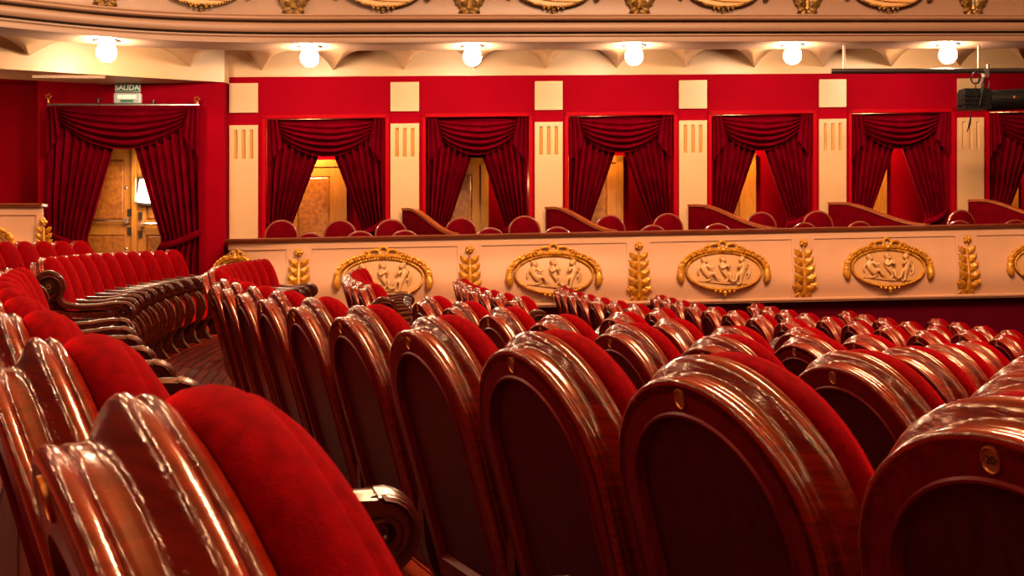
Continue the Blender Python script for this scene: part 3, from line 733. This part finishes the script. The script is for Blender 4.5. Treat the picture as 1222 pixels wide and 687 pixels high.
# wall sconce seen on the door
sq = thing('wall_sconce', 'glowing white shade of a small wall sconce on the exit door', 'lamp', Vector((ex(173), EY+.10, ez(241))))
MB().lathe([(.07, .0), (.145, .02), (.135, .10), (.10, .30), (.085, .31)], n=20, fn=lambda x, y, z: (x, y*.55, z)).build('lamp_shade', M['shade'], sq)
MB().box((0, .08, .15), (.30, .02, .38)).build('back_plate', M['darkmetal'], sq, smooth=False)
MB().tube([(-.17, .02, .0), (-.17, .02, .33)], .01, 6).tube([(-.17, .02, .0), (.1, .02, -.015)], .012, 6).build('bracket', M['metal'], sq)
lamp('sconce_lamp', (ex(176), EY-.12, ez(228)), 5, .08)

# exit sign with emergency light
def text_mesh(body, size, extrude=.001):
    cu = bpy.data.curves.new('t', 'FONT'); cu.body = body; cu.size = size; cu.align_x = 'CENTER'; cu.align_y = 'CENTER'; cu.extrude = extrude; cu.offset = size*.012
    o = bpy.data.objects.new('t', cu); COL.objects.link(o); dg = bpy.context.evaluated_depsgraph_get(); dg.update()
    m = bpy.data.meshes.new_from_object(o.evaluated_get(dg)); bpy.data.objects.remove(o); return m
sg_ = thing('exit_sign', 'green and white SALIDA exit sign over an emergency light box', 'sign', EP(ex(153.5), ez(124), .0))
wS = 31*EY/F; hS = 23.5*EY/F
MB().box((0, -.03, hS*.80), (wS*.96, .03, hS*.42)).build('sign_board', M['white'], sg_, smooth=False)
MB().box((0, -.048, hS*.80), (wS*.90, .01, hS*.36)).build('green_field', M['green'], sg_, smooth=False)
tm = text_mesh('SALIDA', .098); tm.materials.clear(); tm.materials.append(M['signwhite'])
t_ = put('lettering', tm, sg_, (0, -.055, hS*.80)); t_.rotation_euler = (PI/2, 0, 0)
lb = MB(); rr = []
for (s, y) in ((1, 0), (1, -.05), (.9, -.065)):
    rr.append([(sx*wS*.52*s, y, hS*.27+sz*hS*.27*s) for sx, sz in ((-1, -.8), (-.9, -1), (.9, -1), (1, -.8), (1, .8), (.9, 1), (-.9, 1), (-1, .8))])
lb.grid(rr, close=True); lb.poly(rr[-1]); lb.build('light_box', M['white'], sg_, smooth=False)
MB().box((0, -.068, hS*.12), (wS*.5, .006, hS*.12)).build('green_strip', M['green'], sg_, smooth=False)
MB().box((0, -.067, hS*.33), (wS*.72, .008, hS*.2)).build('tube_cover', M['signwhite'], sg_, smooth=False)

# left piece of balcony front beside the entrance
gp = thing('side_parapet', 'short cream balcony front with a gilt leaf beside the exit curtain', 'balcony')
GY = 13.0; gx = lambda x: (x-611)*GY/F; gz = lambda y: EYE+(280-y)*GY/F
gpath = Path([((50-611)/F*(GY+1.2), GY+1.2), ((50-611)/F*(GY+.6), GY+.6), (gx(51.5), GY+.02), (gx(50), GY), (gx(20), GY), (gx(-120), GY-.1)])
zgp = lambda f, X: gz(247)-(gz(247)-gz(330))*f
dg_ = [(d, 0) for d in np.linspace(0, gpath.L, 40)]; e0 = gpath.at_px(43)
dg_ = sorted([(d, 1 if d > e0 else 0) for d, _ in dg_]+[(e0, 0), (e0+.0001, 1)])
sweep(MB(), gpath, dg_, PROF, zgp, recess=lambda k, rc: .018*rc if k >= 3 else 0).build('front', M['parapet'], gp, angle=35)
sweep(MB(), gpath, np.linspace(0, gpath.L, 40), [(-.12, 0), (-.12, .04), (.03, .045), (.045, .03), (.04, .0), (0, -.012), (-.12, 0)], lambda z, X: gz(247)+z).build('hand_rail', M['rail'], gp)
gb = Matrix.Translation((gx(55), GY-.05, gz(287))); leaf_ornament(gp, lambda a, z: gb @ Matrix.Translation((a, 0, z)), .50)
gm = Matrix.Translation((gx(-34), GY-.06, gz(295))); medallion(gp, gm, False, True)

# ------------------------------------------------------------------ lighting pipe and spotlight
SY = 14.1
lp = thing('lighting_pipe', 'long thin steel pipe hung from the soffit before the frieze', 'pipe', px(1107, 85, SY))
q0 = lp.location; LPt = lambda x, y, o=0.: px(x, y, SY+o)-q0
MB().tube([LPt(992, 85), LPt(1290, 84)], .035, 10).build('tube', M['darkmetal'], lp)
for x in (1007, 1168): MB().tube([LPt(x, 86), LPt(x, 54)], .016, 8).build('hanger', M['cornice'], lp)
sp = thing('spotlight', 'black theatre spotlight clamped under the steel pipe', 'spotlight', px(1172, 120, SY))
q1 = sp.location; SPt = lambda x, y, o=0.: px(x, y, SY+o)-q1
def xl(mb, prof, c, n=20, flat=None):     # lathe along x
    return mb.lathe(prof, c, n, lambda x, y, z: (z, x, y))
u = SY/F
b_ = MB(); b_.box(SPt(1162.5, 120), (31*u, .26, 22*u)); b_.box(SPt(1162.5, 108), (30*u, .2, 3*u)); b_.box(SPt(1162.5, 114, -.14), (28*u, .02, 1.2*u)); b_.box(SPt(1162.5, 119, -.14), (28*u, .02, 1.2*u)); b_.box(SPt(1162.5, 124, -.14), (28*u, .02, 1.2*u)); b_.build('lamp_house', M['black'], sp, smooth=False)
b_ = MB(); xl(b_, [(.02, 0), (.13, 0), (.135, .02), (.135, .9), (.15, .91), (.15, 1.2), (.13, 1.2), (.02, 1.15)], SPt(1179, 120.5)); ob = b_.build('barrel', M['black'], sp); ob.rotation_euler = (0, math.radians(-2.5), 0)
MB().box(SPt(1205, 116.5, -.138), (24*u, .006, 1.3*u)).build('marking_strip', M['digit'], sp, smooth=False)
xl_ = MB(); xl_.ball(SPt(1210.5, 116, -.135), .022, 8, 5); xl_.build('indicator', M['capwood'], sp)
MB().box(SPt(1150, 127), (5*u, .1, 4*u)).box(SPt(1145, 126), (4*u, .06, 2*u)).build('tail', M['black'], sp, smooth=False)
MB().tube([SPt(1170, 126, -.15), SPt(1173, 100, -.15), SPt(1175, 92, -.02)], .018, 6).tube([SPt(1170, 126, .15), SPt(1173, 100, .15), SPt(1175, 92, .02)], .018, 6).build('yoke', M['black'], sp)
MB().box(SPt(1176, 87), (5*u, .1, 10*u)).tube([SPt(1179, 86), SPt(1179, 77)], .02, 8).build('clamp', M['metal'], sp, smooth=False)
cb = MB(); pts = []
for i in range(40):
    t = i/39; pts.append(SPt(1163+5*math.cos(t*4.5*PI)+2*t, 93+7*math.sin(t*4.5*PI), -.06-.04*t))
cb.tube(pts, .006, 5); cb.tube([SPt(1164, 98, -.1), SPt(1165, 118, -.17), SPt(1160, 132, -.16), SPt(1156, 150, -.1), SPt(1154, 157, -.08), SPt(1158, 148, -.1), SPt(1159, 134, -.12)], .007, 5)
cb.tube([SPt(1179, 90, -.02), SPt(1181, 100, -.05), SPt(1178, 110, -.05)], .005, 5)
cb.build('cable', M['black'], sp)

# ------------------------------------------------------------------ theatre seats: shared part meshes (x across, y facing, z up; origin on the floor under the crest)
TAN = math.tan(math.radians(15.5)); COS = math.cos(math.atan(TAN)); SIN = math.sin(math.atan(TAN))
LB = .715; A = .252; TOP = .924
def SPP(u_, w_, t_):
    """back plane coordinates: u across, w up along the back from its foot, t towards the front (0 = rear face)"""
    dw = LB-w_
    return Vector((u_, -.058+dw*SIN+t_*COS, TOP-dw*COS+t_*SIN))
def outline(inset, wb=0., n=28, a=A):
    r = a-inset; top = LB-inset; cz = LB-a; pts = []
    hw = lambda w_: r-(.012 if w_ < cz else 0)*(1-w_/cz)
    for i in range(6):
        w_ = wb+(cz-wb)*i/6; pts.append((-hw(w_), w_))
    for i in range(n+1):
        th = PI-PI*i/n; pts.append((r*math.cos(th), cz+(top-cz)*math.sin(th)))
    for i in range(5, -1, -1):
        w_ = wb+(cz-wb)*i/6; pts.append((hw(w_), w_))
    return pts
SH = [(0, .030), (.0, .016), (.002, .0105), (.006, .007), (.011, .006), (.016, .0085), (.0185, .0125), (.021, .0105), (.026, .0105), (.033, .0135), (.040, .0125), (.046, .006), (.052, -.002), (.058, -.0085), (.064, -.012), (.069, -.0115), (.073, -.007), (.0755, -.003), (.078, -.0055), (.083, -.006), (.088, -.001), (.092, .009), (.094, .03)]
def rows_from(prof, wb=0.): return [[SPP(x, z, t) for x, z in outline(i, wb)] for t, i in prof]
m_ = MB(); m_.grid(rows_from(SH)); PARTS = {}
PARTS['shell_rim'] = m_.mesh('shell_rim', M['wood'], angle=50)
def rim_uv(me):        # u runs round the arch, v across it: the polish is drawn out round the arch
    uv = me.uv_layers.new(name='UVMap')
    for lp_ in me.loops:
        c = me.vertices[lp_.vertex_index].co; w_ = LB-(TOP-c.z)/COS
        ang = math.atan2(w_-(LB-A), c.x) if w_ > LB-A else (-(LB-A-w_)*4 if c.x > 0 else PI+(LB-A-w_)*4)
        uv.data[lp_.index].uv = (ang*.25, c.y+(TOP-c.z)*-TAN)
rim_uv(PARTS['shell_rim'])
# rear face: flat frame band, moulding, recessed panel
def ring(mb, a_, b_):
    """a_, b_: (t, inset, wb) closed outlines"""
    pa = [SPP(x, z, a_[0]) for x, z in outline(a_[1], a_[2])]; pb = [SPP(x, z, b_[0]) for x, z in outline(b_[1], b_[2])]
    mb.grid([pa, pb], close=True)
m_ = MB(); FRM = [(.0, .016, 0.), (.0, .060, .055), (-.004, .063, .058), (-.004, .067, .062), (.006, .072, .067), (.012, .075, .07)]
for p, q in zip(FRM, FRM[1:]): ring(m_, p, q)
m_.poly([SPP(x, z, .094) for x, z in outline(.02)]); m_.poly([SPP(-.236, 0, 0), SPP(.236, 0, 0), SPP(.236, 0, .094), SPP(-.236, 0, .094)])
PARTS['back_frame'] = m_.mesh('back_frame', M['woodback'], angle=35)
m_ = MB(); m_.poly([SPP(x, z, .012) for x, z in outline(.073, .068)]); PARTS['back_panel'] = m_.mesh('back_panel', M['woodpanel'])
# velvet back cushion
CU = [(.093, .010), (.100, .004), (.112, .001), (.128, .003), (.140, .009), (.146, .015), (.148, .018), (.153, .019), (.165, .036), (.176, .068), (.186, .115), (.192, .18), (.193, .24)]
m_ = MB(); m_.grid([[SPP(x, max(z, .16), t) for x, z in outline(i, .16)] for t, i in CU]); PARTS['back_cushion'] = m_.mesh('back_cushion', M['velvet'], angle=60)
# seat cushion with a padded front
def rrect(x, y0, y1, r, n=4):
    pts = []
    for cx, cy, a0 in ((x-r, y1-r, 0), (-x+r, y1-r, 90), (-x+r, y0+r, 180), (x-r, y0+r, 270)):
        for i in range(n+1):
            t = math.radians(a0+90*i/n); pts.append((cx+r*math.cos(t), cy+r*math.sin(t)))
    return pts
m_ = MB(); SC = [(.20, .03), (.23, .01), (.33, .0), (.42, -.004), (.455, .004), (.475, .03), (.482, .09), (.484, .15)]
rows = [[(x, y, z+.02*(y-.3)) for x, y in rrect(.235-i, .14+i, .525-i, .04)] for z, i in SC]
m_.grid(rows, close=True); m_.poly(rows[0], True); m_.poly(rows[-1]); PARTS['seat_cushion'] = m_.mesh('seat_cushion', M['velvet'], angle=60)
# brass number plaque on the frame band
m_ = MB(); m_.grid([[SPP(.0115*f*math.cos(2*PI*k/20), LB-.037+.0155*f*math.sin(2*PI*k/20), t) for k in range(20)] for f, t in ((1.1, .0), (1.1, -.003), (.98, -.0038), (.90, -.0015))], close=True)
m2_ = MB(); m2_.poly([SPP(.0115*.91*math.cos(2*PI*k/20), LB-.037+.0155*.91*math.sin(2*PI*k/20), -.0015) for k in range(20)]); PARTS['plaque_face'] = m2_.mesh('plaque_face', M['plaque'])
PARTS['number_plaque'] = m_.mesh('number_plaque', M['brass'])
# armrest with scroll and curved standard
def scroll(mb, cy, cz, r, x0, x1, turns=1.6, sgn=1, start=90):
    """raised spiral ridge on both cheeks and a closed disc"""
    n = 26
    for side, xx in ((-1, x0), (1, x1)):
        rows = []
        for i in range(n+1):
            t = i/n; a = math.radians(start)-sgn*t*turns*2*PI; rr = r*(1-.80*t); pr = r*(.20-.08*t)
            c, s = math.cos(a), math.sin(a)
            rows.append([(xx, cy+c*(rr+.0), cz+s*rr), (xx+side*r*.26, cy+c*(rr-pr*.5), cz+s*(rr-pr*.5)), (xx, cy+c*(rr-pr*1.1), cz+s*(rr-pr*1.1))])
        mb.grid(rows)
        mb.lathe([(.001, side*r*.30), (r*.10, side*r*.26), (r*.17, 0)], (xx, cy, cz), 12, lambda x, y, z: (z, x, y))
    mb.prism([(cy+r*math.cos(2*PI*k/28), cz+r*math.sin(2*PI*k/28)) for k in range(28)], lambda a, b, t: (t, a, b), x0, x1)
def arm_profile(mb, pts, w0, w1, x, rib=.012):
    """top moulding of the arm along (y, z) points with ribbed cross section"""
    rows = []
    n = len(pts)
    for i, (y, z) in enumerate(pts):
        a, b = pts[max(0, i-1)], pts[min(n-1, i+1)]; d = Vector((b[0]-a[0], b[1]-a[1])).normalized(); nn = Vector((-d.y, d.x)); wd = w0+(w1-w0)*i/(n-1)
        sec = [(-1, -.03), (-1, -.004), (-.8, .0), (-.62, .004), (-.55, -.002), (-.3, .006), (0, .009), (.3, .006), (.55, -.002), (.62, .004), (.8, 0), (1, -.004), (1, -.03)]
        rows.append([(x+sx*wd, y+nn.x*h, z+nn.y*h) for sx, h in sec])
    mb.grid(rows, close=True); mb.poly(rows[0], True); mb.poly(rows[-1])
def bez(p, n=14): return [tuple(q) for q in cr(p, max(2, n//(len(p)-1)))]
ARMX = .2775
def make_arm(x, big):
    m = MB()
    if big:
        scroll(m, .085, .775, .096, x-.030, x+.030, 2.0, -1, 200)
        arm_profile(m, bez([(.0, .79), (.03, .845), (.085, .868), (.15, .838), (.172, .77), (.16, .71), (.185, .672), (.26, .655), (.36, .655), (.47, .668), (.53, .665)], 40), .034, .034, x)
    else:
        arm_profile(m, bez([(.08, .70), (.14, .672), (.24, .655), (.36, .655), (.46, .668), (.53, .666)], 24), .028, .032, x)
    scroll(m, .525, .604, .066, x-.027, x+.027, 1.5, 1, 90)
    arm_profile(m, [(.525+.066*math.cos(t), .604+.066*math.sin(t)) for t in np.linspace(math.radians(95), math.radians(-100), 14)], .032, .032, x)
    arm_profile(m, bez([(.10, .625), (.25, .61), (.40, .612), (.47, .60)], 12), .030, .030, x)
    return m.mesh('armrest', M['woodarm'], angle=45)
m_ = MB()
for k_ in range(6): m_.ball((ARMX+.036, .085+.011*math.cos(k_*PI/3), .775+.011*math.sin(k_*PI/3)), .0085, 7, 5)
m_.ball((ARMX+.040, .085, .775), .009, 8, 5); PARTS['rosette'] = m_.mesh('rosette', M['gold'])
PARTS['armrest'] = make_arm(ARMX, False); PARTS['arm_big'] = make_arm(ARMX, True); PARTS['arm_far'] = make_arm(-ARMX, False); PARTS['arm_far_big'] = make_arm(-ARMX, True)
STD = cr([(.50, .56), (.57, .50), (.605, .42), (.605, .34), (.575, .26), (.53, .205), (.495, .155), (.495, .09), (.53, .035), (.56, 0.)], 3)
STB = cr([(.38, 0.), (.395, .05), (.37, .10), (.28, .14), (.16, .19), (.10, .32), (.09, .58)], 3)
def make_std(x, end):
    m = MB(); poly = [(p.x, p.y) for p in STD]+[(p.x, p.y) for p in STB]
    t = .020; m.prism(poly, lambda a, b, q: (q, a, b), x-t, x+t)
    # beaded edge on both cheeks
    for sx in (-1, 1):
        m.tube([(x+sx*t, p.x-.012, p.y) for p in STD[1:-1]], .007, 5)
        m.tube([(x+sx*t, p.x-.04, p.y+.0) for p in STD[2:16]], .005, 5)
    return m.mesh('side_standard', M['woodarm'], angle=45)
PARTS['side_standard'] = make_std(ARMX, False); PARTS['std_far'] = make_std(-ARMX, False)
n20 = text_mesh('·20·', .0135, .0004); n20.materials.clear(); n20.materials.append(M['digit'])
for v in n20.vertices:
    c = v.co.copy(); v.co = SPP(c.x, LB-.037+c.y, -.002-abs(c.z))
n20.update()

def seat(k, Y, label, group, near_end=False, far_end=False, digit=False, plaque=True, width=1.):
    X = rowX(k, Y); T = rowT(k, Y); n = Vector((T.y, -T.x)); rot = math.atan2(-n.x, n.y)
    r = thing('theatre_seat', label, 'seat', (X, Y, floorZ(k, X)), rot, group); r.scale = (width, 1, 1)
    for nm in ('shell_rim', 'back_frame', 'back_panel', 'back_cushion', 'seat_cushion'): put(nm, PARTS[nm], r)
    if plaque:
        p = put('number_plaque', PARTS['number_plaque'], r)
        put('plaque_face', PARTS['plaque_face'], p)
        if digit: put('number', n20, p)
    a_ = put('armrest', PARTS['arm_big' if near_end else 'armrest'], r)
    if near_end: put('rosette', PARTS['rosette'], a_)
    put('side_standard', PARTS['side_standard'], r)
    if far_end:
        put('armrest', PARTS['arm_far_big' if far_end == 2 else 'arm_far'], r); put('side_standard', PARTS['std_far'], r)
    return r
MAIN = {-1: (.75, .558, 10), 0: (5.75, -.5545, 10), 1: (5.80, -.548, 8), 2: (5.97, -.55, 6), 3: (6.14, -.55, 4), 4: (6.32, -.55, 2)}
for k, (Y, st, n) in MAIN.items():
    yy = walk(k, Y, st, n)
    if st > 0: yy = yy[::-1]
    for i, y in enumerate(yy):
        X = rowX(k, y)
        lab = 'red velvet mahogany seat, %s from the aisle, %s centre row from the camera' % (ORD[i], ORD[k+1])
        o_ = seat(k, y, lab, 'seats of the %s centre row' % ORD[k+1], far_end=2 if i == 0 else 0, digit=(k == 0 and i == 9))
        if k == -1: o_.location += Vector((.008, 0, -.028))
SIDE = {-2: (7.1, 11), -1: (7.0, 11), 0: (7.67, 9), 1: (7.56, 9), 2: (7.73, 8), 3: (7.95, 8), 4: (8.2, 8), 5: (8.3, 8), 6: (9.0, 7), 7: (10.65, 4)}
for k, (Y, n) in SIDE.items():
    for i, y in enumerate(walk(k, Y, .50, n)):
        lab = 'red velvet mahogany seat, %s from the aisle, %s wall-side row from the left' % (ORD[i], ORD[k+2])
        seat(k, y, lab, 'seats of the %s wall-side row' % ORD[k+2], near_end=(i == 0 and k < 6), far_end=1 if i == n-1 else 0, width=.9)
